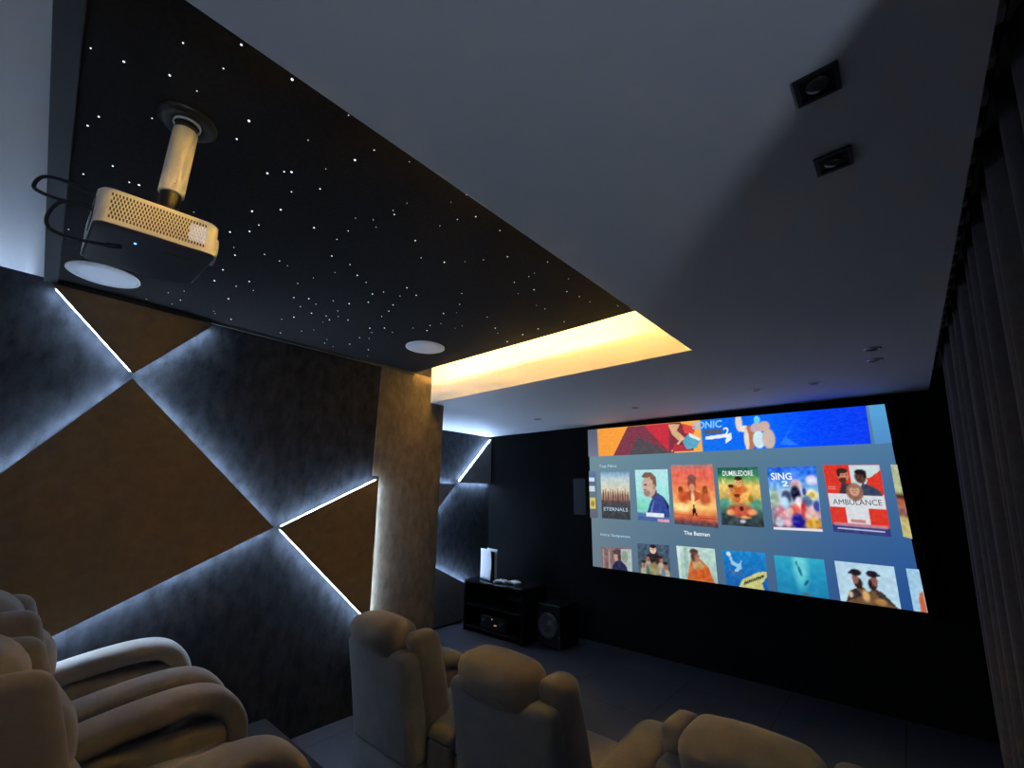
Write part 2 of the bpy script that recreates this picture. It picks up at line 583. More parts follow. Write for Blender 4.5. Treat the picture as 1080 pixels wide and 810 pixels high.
G = 'raised panels on the left wall'
wall_panel(LWX, [(-0.055, 1.203), (0.427, 0.719), (0.834, 1.203)], (0, 1), 'small brown triangle panel at top of left wall, point downwards', M['led_white'], G)
wall_panel(LWX, [(0.427, 0.719), (1.439, -0.253), (-1.15, -1.51)], (0, 1, 2), 'largest brown panel on left wall, behind the recliner arms, edged with white light', M['led_white'], G)
wall_panel(LWX, [(1.439, -0.253), (2.291, 0.155), (2.316, -1.087)], (0, 1, 2), 'brown triangle panel beside the wall end, pointing left, lower edge brightly lit', M['led_white'], G)
G2 = 'raised panels in the front alcove'
wall_panel(AWX, [(5.255, 0.94), (4.53, 0.175), (5.255, 0.175)], (0, 1), 'blue-lit grey triangle panel high in the alcove corner with bright sloping edge', M['led_alcove'], G2, face='blue_lit_fabric')
wall_panel(AWX, [(4.53, 0.17), (3.2, 0.17), (3.2, -1.24)], (0, 2), 'blue-lit grey alcove panel mostly hidden behind the brown wall end', M['led_alcove'], G2, face='blue_lit_fabric')
wall_panel(AWX, [(3.25, -0.52), (4.95, -1.33), (4.95, -1.74), (3.25, -1.74)], (0,), 'low blue-lit grey alcove panel beside the black cabinet, lit along its top', M['led_alcove'], G2, face='blue_lit_fabric')


# ------------------------------------------------------------------ ceiling fittings
def square_light(x, y, label):
    t = thing('square_downlight', label, 'downlight', (x, y, SOF), 0, 'black square downlights')
    b = NB()
    s, i = 0.044, 0.034
    for (x0, x1, y0, y1) in ((-s, s, -s, -i), (-s, s, i, s), (-s, -i, -i, i), (i, s, -i, i)):
        box(b, x0, x1, y0, y1, -0.006, -0.0005)
    obj('frame', b, M['plastic_black'], t)
    b = NB(); box(b, -i, i, -i, i, -0.0025, -0.0005); obj('recess_plate', b, M['gloss_black'], t)
    b = NB(); lathe(b, (0, 0, 0), [(0.024, -0.0025), (0.022, -0.0055), (0.012, -0.0045), (0, -0.004)], 24); obj('lamp', b, mat('dark lamp glass', (0.06, 0.06, 0.05), 0.2), t, True)
    return t


square_light(-0.011, 1.09, 'black square downlight nearest the camera, higher of the pair on right ceiling')
square_light(-0.012, 1.41, 'black square downlight on right ceiling, second from the camera, just below its twin')


def eye_light(x, y, label, g='small round downlights'):
    t = thing('round_downlight', label, 'downlight', (x, y, SOF), 0, g)
    b = NB(); lathe(b, (0, 0, 0), [(0.046, -0.0005), (0.046, -0.004), (0.036, -0.007), (0.033, -0.004), (0.033, -0.0005)], 28); obj('ring', b, M['metal'], t, True)
    b = NB(); lathe(b, (0, 0, 0), [(0.033, -0.0005), (0.032, -0.002), (0, -0.003)], 28); obj('lamp', b, M['plastic_black'], t, True)
    return t


eye_light(-0.026, 3.56, 'small round downlight by curtain, nearer of the close pair')
eye_light(-0.026, 3.87, 'small round downlight by curtain, the farther of the close pair')
eye_light(-0.88, 4.33, 'small round downlight above the screen, left neighbour of the one closest to the curtain corner')
eye_light(-0.45, 4.37, 'small round downlight above the screen, rightmost of the row across it')
eye_light(-2.10, 4.43, 'small round downlight above the left part of the screen')
eye_light(-3.40, 4.36, 'small round downlight left of the screen, in front of the black wall')
eye_light(-4.85, 4.75, 'small round downlight in the blue lit alcove ceiling')


# ================================================================== SCREEN
SCY = 5.19                                     # plane of the picture
Q_TL, Q_TR = Vector((-3.174, H + 0.888)), Vector((-0.032, H + 0.849))
Q_BL, Q_BR = Vector((-3.182, H - 0.860)), Vector((-0.026, H - 0.888))


def S(s, t, lift=0.0):
    q = Q_BL * (1 - s) * (1 - t) + Q_BR * s * (1 - t) + Q_TL * (1 - s) * t + Q_TR * s * t
    return Vector((q.x, SCY - lift, q.y))


def picture_material():
    m = bpy.data.materials.new('projected picture')
    m.use_nodes = True
    nt = m.node_tree
    for n in list(nt.nodes):
        if n.type != 'OUTPUT_MATERIAL':
            nt.nodes.remove(n)
    out = [n for n in nt.nodes if n.type == 'OUTPUT_MATERIAL'][0]
    a = nt.nodes.new('ShaderNodeVertexColor')
    a.layer_name = 'picture'
    e = nt.nodes.new('ShaderNodeEmission')
    e.inputs[1].default_value = SCREEN_GAIN
    nt.links.new(a.outputs[0], e.inputs[0])
    nt.links.new(e.outputs[0], out.inputs[0])
    return m


M['picture'] = picture_material()
rng = np.random.default_rng(5)


class Canvas:
    """tiny painter: u right, v up, both 0..1; colours are display values"""

    def __init__(self, w, h, col=(0, 0, 0)):
        self.w, self.h = w, h
        u, v = np.meshgrid(np.linspace(0, 1, w + 1), np.linspace(0, 1, h + 1))
        self.u, self.v = u, v
        self.c = np.ones((h + 1, w + 1, 3)) * np.array(col)

    def mix(self, mask, col):
        m = np.clip(mask, 0, 1)[..., None]
        self.c = self.c * (1 - m) + np.array(col) * m
        return self

    def vgrad(self, stops):
        vs = [s[0] for s in stops]
        for k in range(3):
            self.c[..., k] = np.interp(self.v, vs, [s[1][k] for s in stops])
        return self

    def hgrad(self, stops, amount=1.0):
        us = [s[0] for s in stops]
        for k in range(3):
            g = np.interp(self.u, us, [s[1][k] for s in stops])
            self.c[..., k] = self.c[..., k] * (1 - amount) + g * amount
        return self

    def ell(self, x, y, rx, ry, col, soft=0.15, rot=0.0, a=1.0):
        dx, dy = self.u - x, self.v - y
        cs, sn = math.cos(rot), math.sin(rot)
        p, q = (dx * cs + dy * sn) / rx, (-dx * sn + dy * cs) / ry
        d = np.sqrt(p * p + q * q)
        return self.mix((1 + soft / 2 - d) / soft * a if soft else (d < 1) * a, col)

    def poly(self, pts, col, a=1.0):
        ins = np.zeros(self.u.shape, bool)
        n = len(pts)
        for i in range(n):
            (x0, y0), (x1, y1) = pts[i], pts[(i + 1) % n]
            if y0 == y1:
                continue
            cr = ((y0 > self.v) != (y1 > self.v)) & (self.u < (x1 - x0) * (self.v - y0) / (y1 - y0) + x0)
            ins ^= cr
        return self.mix(ins * a, col)

    def rect(self, x0, y0, x1, y1, col, a=1.0):
        return self.mix(((self.u >= x0) & (self.u <= x1) & (self.v >= y0) & (self.v <= y1)) * a, col)

    def noise(self, amt, cell=3):
        h, w = self.u.shape
        g = (rng.random((h // cell + 2, w // cell + 2, 1)) - 0.5) + 0.35 * (rng.random((h // cell + 2, w // cell + 2, 3)) - 0.5)
        yy, xx = np.arange(h) / cell, np.arange(w) / cell
        y0, x0 = yy.astype(int), xx.astype(int)
        fy, fx = (yy - y0)[:, None, None], (xx - x0)[None, :, None]
        v = (g[y0][:, x0] * (1 - fy) * (1 - fx) + g[y0 + 1][:, x0] * fy * (1 - fx) + g[y0][:, x0 + 1] * (1 - fy) * fx + g[y0 + 1][:, x0 + 1] * fy * fx)
        self.c = np.clip(self.c + v * amt * 2, 0, 1)
        return self

    def head(self, x, y, r, skin, hair, asp, face=0):
        """a plain head: hair cap, face, eye line, jaw shade; face -1 looks left"""
        self.ell(x, y, r, r * 1.3 * asp, skin, 0.2)
        self.ell(x - 0.1 * face * r, y + 1.0 * r * asp, r * 1.0, r * 0.55 * asp, hair, 0.25)
        if face:
            self.ell(x - face * r * 0.8, y + 0.4 * r * asp, r * 0.3, r * 0.7 * asp, hair, 0.3)
        dk = tuple(0.45 * s for s in skin)
        for k in (-1, 1):
            self.ell(x + (0.36 * k + 0.25 * face) * r, y + 0.08 * r * asp, r * 0.2, r * 0.13 * asp, dk, 0.8, a=0.8)
        self.ell(x + 0.25 * face * r, y - 0.55 * r * asp, r * 0.3, r * 0.12 * asp, dk, 0.6, a=0.7)
        return self

    def build(self, name, quad, lift, parent):
        """quad: TL TR BR BL in screen fractions"""
        TL, TR, BR, BL = [Vector(q) for q in quad]
        me = bpy.data.meshes.new(name)
        vs, fs = [], []
        W, Hh = self.w, self.h
        for j in range(Hh + 1):
            for i in range(W + 1):
                s, t = i / W, j / Hh
                p = BL * (1 - s) * (1 - t) + BR * s * (1 - t) + TL * (1 - s) * t + TR * s * t
                vs.append(S(min(max(p.x, 0.0), 1.0), min(max(p.y, 0.0), 1.0), lift))
        for j in range(Hh):
            for i in range(W):
                a = j * (W + 1) + i
                fs.append((a, a + 1, a + W + 2, a + W + 1))
        me.from_pydata([tuple(v) for v in vs], [], fs)
        at = me.color_attributes.new('picture', 'FLOAT_COLOR', 'POINT')
        c = np.clip(self.c, 0, 1).reshape(-1, 3)
        l = np.where(c <= 0.04045, c / 12.92, ((c + 0.055) / 1.055) ** 2.4)
        at.data.foreach_set('color', np.hstack([l, np.ones((len(l), 1))]).astype(np.float32).ravel())
        me.materials.append(M['picture'])
        o = bpy.data.objects.new(name, me)
        COL.objects.link(o)
        o.parent = parent
        return o


def lettering(name, text, s0, s1, t0, t1, m, parent, lift, shear=0.0, bold=0.0):
    """writing fitted to the box s0..s1, t0..t1 of the screen"""
    cu = bpy.data.curves.new(name, 'FONT')
    cu.body = text
    cu.shear = shear
    cu.offset = bold
    cu.resolution_u = 3
    tmp = bpy.data.objects.new(name, cu)
    COL.objects.link(tmp)
    dg = bpy.context.evaluated_depsgraph_get()
    me = bpy.data.meshes.new_from_object(tmp.evaluated_get(dg))
    bpy.data.objects.remove(tmp)
    xs = [v.co.x for v in me.vertices]
    ys = [v.co.y for v in me.vertices]
    x0, x1, y0, y1 = min(xs), max(xs), min(ys), max(ys)
    for v in me.vertices:
        s = s0 + (v.co.x - x0) / (x1 - x0) * (s1 - s0)
        t = t0 + (v.co.y - y0) / (y1 - y0) * (t1 - t0)
        v.co = S(s, t, lift)
    me.materials.clear()
    me.materials.append(m)
    o = bpy.data.objects.new(name, me)
    COL.objects.link(o)
    o.parent = parent
    return o


scr = thing('projection_screen', 'wide projection screen on the black front wall showing rows of film posters', 'screen', (0, 0, 0))
# frame + carrier board
b = NB()
fx0, fx1 = Q_BL.x - 0.06, Q_BR.x + 0.06
box(b, fx0, Q_TL.x + 0.012, SCY - 0.002, FWY - 0.001, Q_BL.y - 0.05, Q_TL.y + 0.03)
box(b, Q_TR.x - 0.004, fx1, SCY - 0.002, FWY - 0.001, Q_BL.y - 0.05, Q_TL.y + 0.03)
prism(b, [(Q_TL.x, Q_TL.y - 0.004), (Q_TR.x, Q_TR.y - 0.004), (fx1, Q_TL.y + 0.03), (fx0, Q_TL.y + 0.03)], 1, SCY + 0.002, FWY - 0.001)
prism(b, [(Q_BL.x, Q_BL.y + 0.002), (Q_BR.x, Q_BR.y + 0.002), (fx1, Q_BR.y - 0.05), (fx0, Q_BL.y - 0.05)], 1, SCY + 0.002, FWY - 0.001)
obj('frame', b, M['black_paint'], scr)

cv = Canvas(48, 32)
TLc, TRc, BLc, BRc = (0.44, 0.58, 0.62), (0.36, 0.52, 0.64), (0.42, 0.49, 0.54), (0.13, 0.30, 0.56)
for k in range(3):
    cv.c[..., k] = (TLc[k] * (1 - cv.u) + TRc[k] * cv.u) * cv.v + (BLc[k] * (1 - cv.u) + BRc[k] * cv.u) * (1 - cv.v)
cv.mix(np.exp(-((cv.u - 0.52) / 0.2) ** 2) * 0.35, (0.36, 0.46, 0.48))
cv.build('picture_background', [(0, 1), (1, 1), (1, 0), (0, 0)], 0.001, scr)

# banner across the top
cv = Canvas(300, 64, (0.98, 0.62, 0.25))
cv.hgrad([(0, (0.98, 0.62, 0.25)), (0.47, (0.99, 0.7, 0.3)), (0.476, (0.08, 0.45, 0.93)), (0.72, (0.05, 0.40, 1.0)), (0.86, (0.03, 0.28, 1.0)), (1, (0.06, 0.24, 0.95))])
cv.poly([(0.075, 0), (0.125, 0.62), (0.155, 1), (0.36, 1), (0.36, 0)], (0.5, 0.24, 0.3))
cv.poly([(0.155, 0), (0.2, 0.62), (0.34, 0)], (0.33, 0.3, 0.33))
cv.poly([(0.23, 1), (0.335, 0.06), (0.345, 1)], (0.8, 0.2, 0.26))
cv.poly([(0.345, 1), (0.345, 0.05), (0.44, 0.05), (0.42, 0.75), (0.39, 1)], (0.52, 0.2, 0.26))
cv.poly([(0.34, 0.95), (0.39, 0.93), (0.375, 0.72), (0.41, 0.44), (0.385, 0.35), (0.355, 0.6)], (0.86, 0.68, 0.52))
cv.poly([(0.40, 0.95), (0.455, 0.78), (0.44, 0.55), (0.405, 0.62)], (0.88, 0.3, 0.26))
cv.poly([(0.345, 0.06), (0.395, 0.5), (0.40, 0.44), (0.352, 0.04)], (0.9, 0.75, 0.62))
cv.poly([(0.36, 0.3), (0.42, 0.2), (0.44, 0.04), (0.35, 0.04)], (0.72, 0.22, 0.28))
cv.poly([(0.395, 0.36), (0.425, 0.62), (0.47, 0.4), (0.45, 0.12), (0.41, 0.1)], (0.36, 0.66, 0.78))
cv.poly([(0.425, 0.62), (0.47, 0.4), (0.462, 0.34), (0.425, 0.5)], (0.88, 0.93, 0.95))
# loose cream, rust and white daubs right of the lettering
for x, y, rx, ry, c, r in ((0.615, 0.82, 0.012, 0.28, (0.9, 0.84, 0.78), 0.4), (0.632, 0.62, 0.017, 0.1, (0.94, 0.9, 0.86), 0), (0.648, 0.34, 0.02, 0.36, (0.72, 0.46, 0.36), 0.1),
                           (0.637, 0.3, 0.008, 0.34, (0.92, 0.87, 0.8), 0.1), (0.675, 0.62, 0.022, 0.16, (0.78, 0.68, 0.72), 0), (0.70, 0.66, 0.018, 0.15, (0.82, 0.68, 0.64), 0),
                           (0.678, 0.86, 0.01, 0.12, (0.42, 0.83, 0.9), 0), (0.678, 0.27, 0.02, 0.26, (0.8, 0.92, 0.95), 0), (0.71, 0.28, 0.021, 0.3, (0.8, 0.72, 0.68), 0)):
    cv.ell(x, y, rx, ry, c, 0.2, 0)
cv.poly([(0.745, 0.1), (0.80, 0.75), (0.765, 0.3), (0.80, 0.05)], (0.25, 0.58, 0.95), 0.6)
cv.poly([(0.49, 0.46), (0.585, 0.52), (0.585, 0.34), (0.56, 0.2), (0.565, 0.4), (0.49, 0.36)], (0.92, 0.95, 0.97))
cv.rect(0.485, 0.52, 0.55, 0.68, (0.42, 0.34, 0.3), 0.75)
cv.noise(0.03, 2)
ban = cv.build('film_banner', [(0.049, 1.0), (0.957, 1.0), (0.953, 0.797), (0.051, 0.791)], 0.003, scr)
ban['label'] = 'wide banner, orange at left and deep blue at right, along the top of the screen'
lettering('banner_title', 'SONIC', 0.449, 0.553, 0.942, 0.99, M['ui_blue'], ban, 0.0045, 0.15, 0.03)
lettering('banner_subtitle', '2', 0.552, 0.572, 0.88, 0.94, M['ui_white'], ban, 0.0045, 0.1, 0.01)
cv = Canvas(10, 24).vgrad([(0, (0.32, 0.55, 0.78)), (1, (0.35, 0.65, 0.85))])
cv.build('next_banner', [(0.963, 1.0), (1.0, 1.0), (0.999, 0.797), (0.961, 0.793)], 0.003, scr)
cv = Canvas(10, 24).vgrad([(0, (0.45, 0.48, 0.56)), (1, (0.36, 0.37, 0.46))])
cv.build('previous_banner', [(0.0, 1.0), (0.046, 1.0), (0.046, 0.791), (0.0, 0.791)], 0.003, scr)
lettering('row_heading', 'Top Films', 0.05, 0.132, 0.70, 0.727, M['ui_text'], scr, 0.003)
lettering('row_heading', 'Intra Suspense', 0.047, 0.176, 0.213, 0.236, M['ui_text'], scr, 0.003)
lettering('film_caption', 'The Batman', 0.386, 0.474, 0.268, 0.292, M['ui_white'], scr, 0.003, 0, 0.012)


def poster(cv, quad, label):
    o = cv.build('film_poster', quad, 0.003, scr)
    o['label'] = label
    return o


W, HH = 46, 66
A = 0.72        # width / height

# cut-off list at the left rim
cv = Canvas(14, 60).vgrad([(0, (0.36, 0.4, 0.46)), (0.45, (0.42, 0.47, 0.52)), (0.8, (0.36, 0.42, 0.56)), (1, (0.4, 0.48, 0.66))])
cv.rect(0, 0.78, 0.72, 0.86, (0.8, 0.88, 0.93)).rect(0, 0.56, 0.72, 0.67, (0.76, 0.86, 0.88)).rect(0.05, 0.2, 0.75, 0.42, (0.85, 0.78, 0.4)).ell(0.4, 0.3, 0.25, 0.06, (0.6, 0.55, 0.3), 0.4)
poster(cv, [(0.0, 0.683), (0.034, 0.68), (0.038, 0.34), (0.0, 0.338)], 'cut-off poster at left edge with pale and yellow patches')
# row one
cv = Canvas(W, HH).vgrad([(0, (0.24, 0.26, 0.28)), (0.36, (0.3, 0.28, 0.3)), (0.42, (0.62, 0.5, 0.42)), (0.6, (0.86, 0.82, 0.72)), (0.85, (0.74, 0.82, 0.84)), (1, (0.45, 0.6, 0.74))])
for i in range(11):
    x = 0.08 + i * 0.085
    hh = 0.11 + 0.03 * math.sin(i * 2.3)
    c = ((0.36, 0.22, 0.2), (0.5, 0.3, 0.26), (0.3, 0.28, 0.34), (0.58, 0.36, 0.3))[i % 4]
    cv.ell(x, 0.47, 0.024, hh, c, 0.4).ell(x, 0.47 + hh + 0.015, 0.016, 0.016, c, 0.5)
cv.noise(0.05, 3)
o = poster(cv, [(0.056, 0.676), (0.186, 0.672), (0.182, 0.339), (0.056, 0.34)], 'poster with a line of small figures under a pale sky, grey below')
lettering('poster_title', 'ETERNALS', 0.066, 0.172, 0.395, 0.42, M['ui_text'], o, 0.0045)
cv = Canvas(W, HH).vgrad([(0, (0.26, 0.4, 0.62)), (0.13, (0.3, 0.45, 0.66)), (0.17, (0.5, 0.78, 0.78)), (0.35, (0.58, 0.87, 0.84)), (0.7, (0.66, 0.9, 0.9)), (1, (0.72, 0.9, 0.92))])
cv.ell(0.15, 0.3, 0.2, 0.12, (0.5, 0.85, 0.74), 0.9)
cv.poly([(0.28, 0.1), (0.42, 0.36), (0.56, 0.5), (0.66, 0.55), (0.86, 0.46), (1.0, 0.3), (1.0, 0.1)], (0.22, 0.29, 0.58))
cv.poly([(0.4, 0.16), (0.5, 0.36), (0.56, 0.42), (0.47, 0.16)], (0.42, 0.5, 0.76))
cv.poly([(0.84, 0.47), (0.97, 0.33), (0.98, 0.18), (0.9, 0.3)], (0.14, 0.16, 0.34))
cv.poly([(0.44, 0.48), (0.62, 0.62), (0.66, 0.53), (0.5, 0.42)], (0.3, 0.26, 0.36))
cv.ell(0.41, 0.66, 0.21, 0.2, (0.8, 0.68, 0.62), 0.15, -0.25).ell(0.34, 0.53, 0.1, 0.06, (0.62, 0.5, 0.46), 0.4)
cv.poly([(0.17, 0.86), (0.3, 0.94), (0.5, 0.95), (0.63, 0.86), (0.64, 0.68), (0.55, 0.6), (0.54, 0.76), (0.44, 0.85), (0.3, 0.83)], (0.5, 0.37, 0.3))
cv.ell(0.3, 0.7, 0.05, 0.018, (0.4, 0.3, 0.28), 0.6).ell(0.28, 0.6, 0.06, 0.012, (0.55, 0.36, 0.34), 0.6).ell(0.56, 0.68, 0.04, 0.04, (0.72, 0.58, 0.52), 0.5)
cv.rect(0.27, 0.085, 0.82, 0.155, (0.88, 0.92, 0.97)).rect(0.62, 0.0, 0.96, 0.06, (0.85, 0.62, 0.7)).rect(0.0, 0.0, 0.6, 0.07, (0.28, 0.38, 0.6), 0.8)
cv.noise(0.04, 3)
poster(cv, [(0.211, 0.684), (0.343, 0.685), (0.340, 0.337), (0.213, 0.342)], 'poster of a man in a blue jumper looking left on mint green')
cv = Canvas(W, HH).vgrad([(0, (0.3, 0.28, 0.32)), (0.05, (0.42, 0.26, 0.28)), (0.11, (0.78, 0.36, 0.26)), (0.17, (0.9, 0.5, 0.3)), (0.3, (0.98, 0.78, 0.46)), (0.5, (0.97, 0.62, 0.36)), (0.7, (0.92, 0.46, 0.34)), (0.9, (0.92, 0.42, 0.36)), (1, (0.68, 0.5, 0.48))])
cv.poly([(0.16, 0.36), (0.3, 0.52), (0.48, 0.6), (0.66, 0.53), (0.8, 0.36), (0.62, 0.44), (0.5, 0.38), (0.36, 0.42)], (0.66, 0.26, 0.18), 0.85)
cv.ell(0.48, 0.68, 0.1, 0.13, (0.6, 0.3, 0.26), 0.3).ell(0.48, 0.62, 0.07, 0.06, (0.86, 0.58, 0.42), 0.4).ell(0.49, 0.77, 0.1, 0.07, (0.52, 0.33, 0.3), 0.3)
cv.ell(0.2, 0.58, 0.06, 0.06, (0.5, 0.26, 0.14), 0.4).ell(0.25, 0.46, 0.14, 0.1, (0.78, 0.34, 0.2), 0.7).ell(0.78, 0.58, 0.06, 0.07, (0.55, 0.27, 0.16), 0.4).ell(0.76, 0.45, 0.12, 0.11, (0.76, 0.36, 0.2), 0.7)
cv.ell(0.48, 0.42, 0.04, 0.14, (0.99, 0.85, 0.6), 0.8).ell(0.2, 0.28, 0.18, 0.06, (1.0, 0.9, 0.62), 0.9)
cv.poly([(0.43, 0.14), (0.46, 0.28), (0.49, 0.31), (0.53, 0.27), (0.56, 0.12), (0.5, 0.2)], (0.22, 0.1, 0.12))
cv.ell(0.49, 0.32, 0.02, 0.02, (0.22, 0.1, 0.12), 0.4)
cv.rect(0.0, 0.155, 1, 0.175, (0.72, 0.28, 0.26), 0.6).rect(0.6, 0.13, 1, 0.15, (0.35, 0.12, 0.16), 0.6)
for i in range(7):
    cv.rect(0.14 + i * 0.11, 0.76 + 0.03 * (i % 3), 0.155 + i * 0.11, 0.95, (0.75, 0.3, 0.28), 0.4)
cv.noise(0.06, 3)
poster(cv, [(0.357, 0.712), (0.506, 0.711), (0.505, 0.321), (0.355, 0.331)], 'largest poster, orange and red with shadowy busts and a walking figure')
cv = Canvas(W, HH).vgrad([(0, (0.2, 0.25, 0.28)), (0.18, (0.22, 0.3, 0.3)), (0.28, (0.3, 0.48, 0.42)), (0.42, (0.78, 0.66, 0.36)), (0.68, (0.94, 0.8, 0.42)), (0.8, (0.42, 0.62, 0.36)), (0.9, (0.14, 0.48, 0.34)), (1, (0.16, 0.36, 0.34))])
cv.ell(0.12, 0.38, 0.12, 0.08, (0.3, 0.62, 0.54), 0.7).ell(0.88, 0.38, 0.12, 0.08, (0.3, 0.6, 0.5), 0.7)
cv.ell(0.5, 0.56, 0.2, 0.16, (0.82, 0.42, 0.2), 0.6).ell(0.48, 0.25, 0.3, 0.1, (0.76, 0.32, 0.22), 0.6).ell(0.62, 0.5, 0.2, 0.06, (0.97, 0.72, 0.36), 0.6, 0.4)
cv.head(0.5, 0.74, 0.09, (0.9, 0.68, 0.42), (0.2, 0.12, 0.08), A).head(0.31, 0.62, 0.075, (0.86, 0.56, 0.34), (0.26, 0.13, 0.08), A).head(0.44, 0.46, 0.075, (0.82, 0.45, 0.24), (0.4, 0.16, 0.08), A)
cv.ell(0.76, 0.46, 0.06, 0.07, (0.6, 0.5, 0.2), 0.5).ell(0.52, 0.29, 0.05, 0.04, (0.2, 0.1, 0.1), 0.4).poly([(0.1, 0.82), (0.15, 0.75), (0.18, 0.82), (0.16, 0.68), (0.1, 0.7)], (0.9, 0.82, 0.5))
cv.ell(0.25, 0.22, 0.1, 0.05, (0.92, 0.66, 0.44), 0.6).ell(0.75, 0.24, 0.12, 0.05, (0.94, 0.56, 0.36), 0.6).ell(0.6, 0.15, 0.12, 0.025, (0.9, 0.6, 0.4), 0.6)
cv.ell(0.52, 0.08, 0.07, 0.03, (0.72, 0.75, 0.76), 0.5).noise(0.08, 3)
o = poster(cv, [(0.521, 0.688), (0.649, 0.688), (0.646, 0.34), (0.517, 0.343)], 'green and gold poster crowded with faces')
lettering('poster_title', 'DUMBLEDORE', 0.537, 0.632, 0.637, 0.668, M['ui_white'], o, 0.0045, 0, 0.008)
cv = Canvas(W, HH).vgrad([(0, (0.3, 0.22, 0.24)), (0.05, (0.5, 0.38, 0.45)), (0.3, (0.66, 0.6, 0.68)), (0.55, (0.7, 0.82, 0.86)), (0.7, (0.45, 0.68, 0.92)), (0.88, (0.2, 0.48, 0.93)), (1, (0.18, 0.42, 0.88))])
for x, y, rx, ry, c in ((0.88, 0.78, 0.11, 0.08, (0.8, 0.8, 0.95)), (0.86, 0.55, 0.12, 0.08, (0.93, 0.9, 0.7)), (0.86, 0.55, 0.05, 0.05, (0.75, 0.65, 0.25)), (0.56, 0.7, 0.12, 0.1, (0.84, 0.7, 0.74)), (0.54, 0.57, 0.1, 0.12, (0.12, 0.13, 0.24)),
                        (0.35, 0.52, 0.1, 0.1, (0.26, 0.3, 0.42)), (0.1, 0.5, 0.08, 0.14, (0.62, 0.7, 0.62)), (0.3, 0.42, 0.1, 0.1, (0.68, 0.8, 0.92)), (0.6, 0.42, 0.09, 0.11, (0.9, 0.86, 0.88)), (0.76, 0.44, 0.1, 0.1, (0.34, 0.42, 0.6)),
                        (0.5, 0.28, 0.12, 0.12, (0.9, 0.42, 0.36)), (0.68, 0.3, 0.06, 0.14, (0.8, 0.25, 0.24)), (0.3, 0.2, 0.16, 0.14, (0.84, 0.66, 0.72)), (0.18, 0.28, 0.08, 0.1, (0.82, 0.55, 0.6)), (0.54, 0.14, 0.13, 0.12, (0.2, 0.18, 0.6)),
                        (0.82, 0.24, 0.13, 0.14, (0.86, 0.7, 0.66)), (0.84, 0.1, 0.15, 0.1, (0.8, 0.62, 0.22)), (0.14, 0.12, 0.08, 0.08, (0.7, 0.72, 0.8)), (0.4, 0.3, 0.06, 0.05, (0.95, 0.8, 0.76)), (0.72, 0.6, 0.04, 0.06, (0.25, 0.3, 0.5)), (0.93, 0.38, 0.06, 0.08, (0.22, 0.28, 0.62))):
    cv.ell(x, y, rx, ry, c, 0.45)
cv.noise(0.12, 3)
cv.rect(0, 0.0, 1, 0.035, (0.9, 0.88, 0.92))
o = poster(cv, [(0.675, 0.684), (0.81, 0.687), (0.801, 0.337), (0.672, 0.334)], 'blue sky poster heaped with bright coloured blobs')
lettering('poster_title', 'SING', 0.684, 0.742, 0.612, 0.652, M['ui_white'], o, 0.0045, 0, 0.02)
lettering('poster_number', '2', 0.712, 0.73, 0.575, 0.606, M['ui_white'], o, 0.0045, 0, 0.02)
cv = Canvas(W + 4, HH, (0.86, 0.22, 0.17))
cv.poly([(0.48, 1), (1, 1), (1, 0.93), (0.86, 0.84), (0.75, 0.8), (0.68, 0.5), (0.45, 0.5)], (0.78, 0.86, 0.87))
cv.rect(0.02, 0.37, 0.98, 0.57, (0.84, 0.86, 0.88)).rect(0.3, 0.14, 0.68, 0.5, (0.84, 0.86, 0.88))
cv.poly([(0.22, 0.57), (0.3, 0.74), (0.5, 0.7), (0.5, 0.57)], (0.25, 0.2, 0.24)).poly([(0.55, 0.55), (0.66, 0.74), (0.9, 0.66), (0.98, 0.56)], (0.22, 0.27, 0.36))
cv.head(0.34, 0.84, 0.1, (0.8, 0.52, 0.42), (0.22, 0.14, 0.13), A, 1).head(0.64, 0.82, 0.1, (0.36, 0.24, 0.22), (0.14, 0.1, 0.1), A, -1)
cv.ell(0.32, 0.77, 0.07, 0.04, (0.34, 0.18, 0.15), 0.4)
cv.ell(0.5, 0.6, 0.15, 0.13, (0.56, 0.4, 0.34), 0.2).head(0.5, 0.62, 0.085, (0.84, 0.62, 0.52), (0.6, 0.44, 0.36), A)
for i in range(3):
    cv.rect(0.04, 0.63 + i * 0.035, 0.17, 0.642 + i * 0.035, (0.95, 0.7, 0.66), 0.6)
cv.rect(0, 0.0, 1, 0.12, (0.22, 0.24, 0.48)).rect(0.04, 0.1, 0.96, 0.14, (0.76, 0.6, 0.68), 0.7).rect(0.1, 0.05, 0.9, 0.075, (0.8, 0.82, 0.92)).rect(0.36, 0.16, 0.6, 0.2, (0.75, 0.35, 0.34), 0.7)
cv.noise(0.03, 2)
o = poster(cv, [(0.828, 0.692), (0.962, 0.688), (0.957, 0.331), (0.828, 0.341)], 'red poster with a white cross and three heads')
lettering('poster_title', 'AMBULANCE', 0.838, 0.951, 0.482, 0.51, M['ui_dark'], o, 0.0045)
cv = Canvas(10, HH).vgrad([(0, (0.78, 0.74, 0.5)), (0.25, (0.72, 0.68, 0.44)), (0.3, (0.5, 0.36, 0.32)), (0.5, (0.7, 0.4, 0.3)), (0.56, (0.3, 0.2, 0.2)), (0.62, (0.68, 0.7, 0.5)), (1, (0.7, 0.74, 0.62))]).noise(0.08, 3)
poster(cv, [(0.986, 0.687), (1.0, 0.686), (1.0, 0.328), (0.982, 0.337)], 'cut-off olive poster at right edge, upper row')
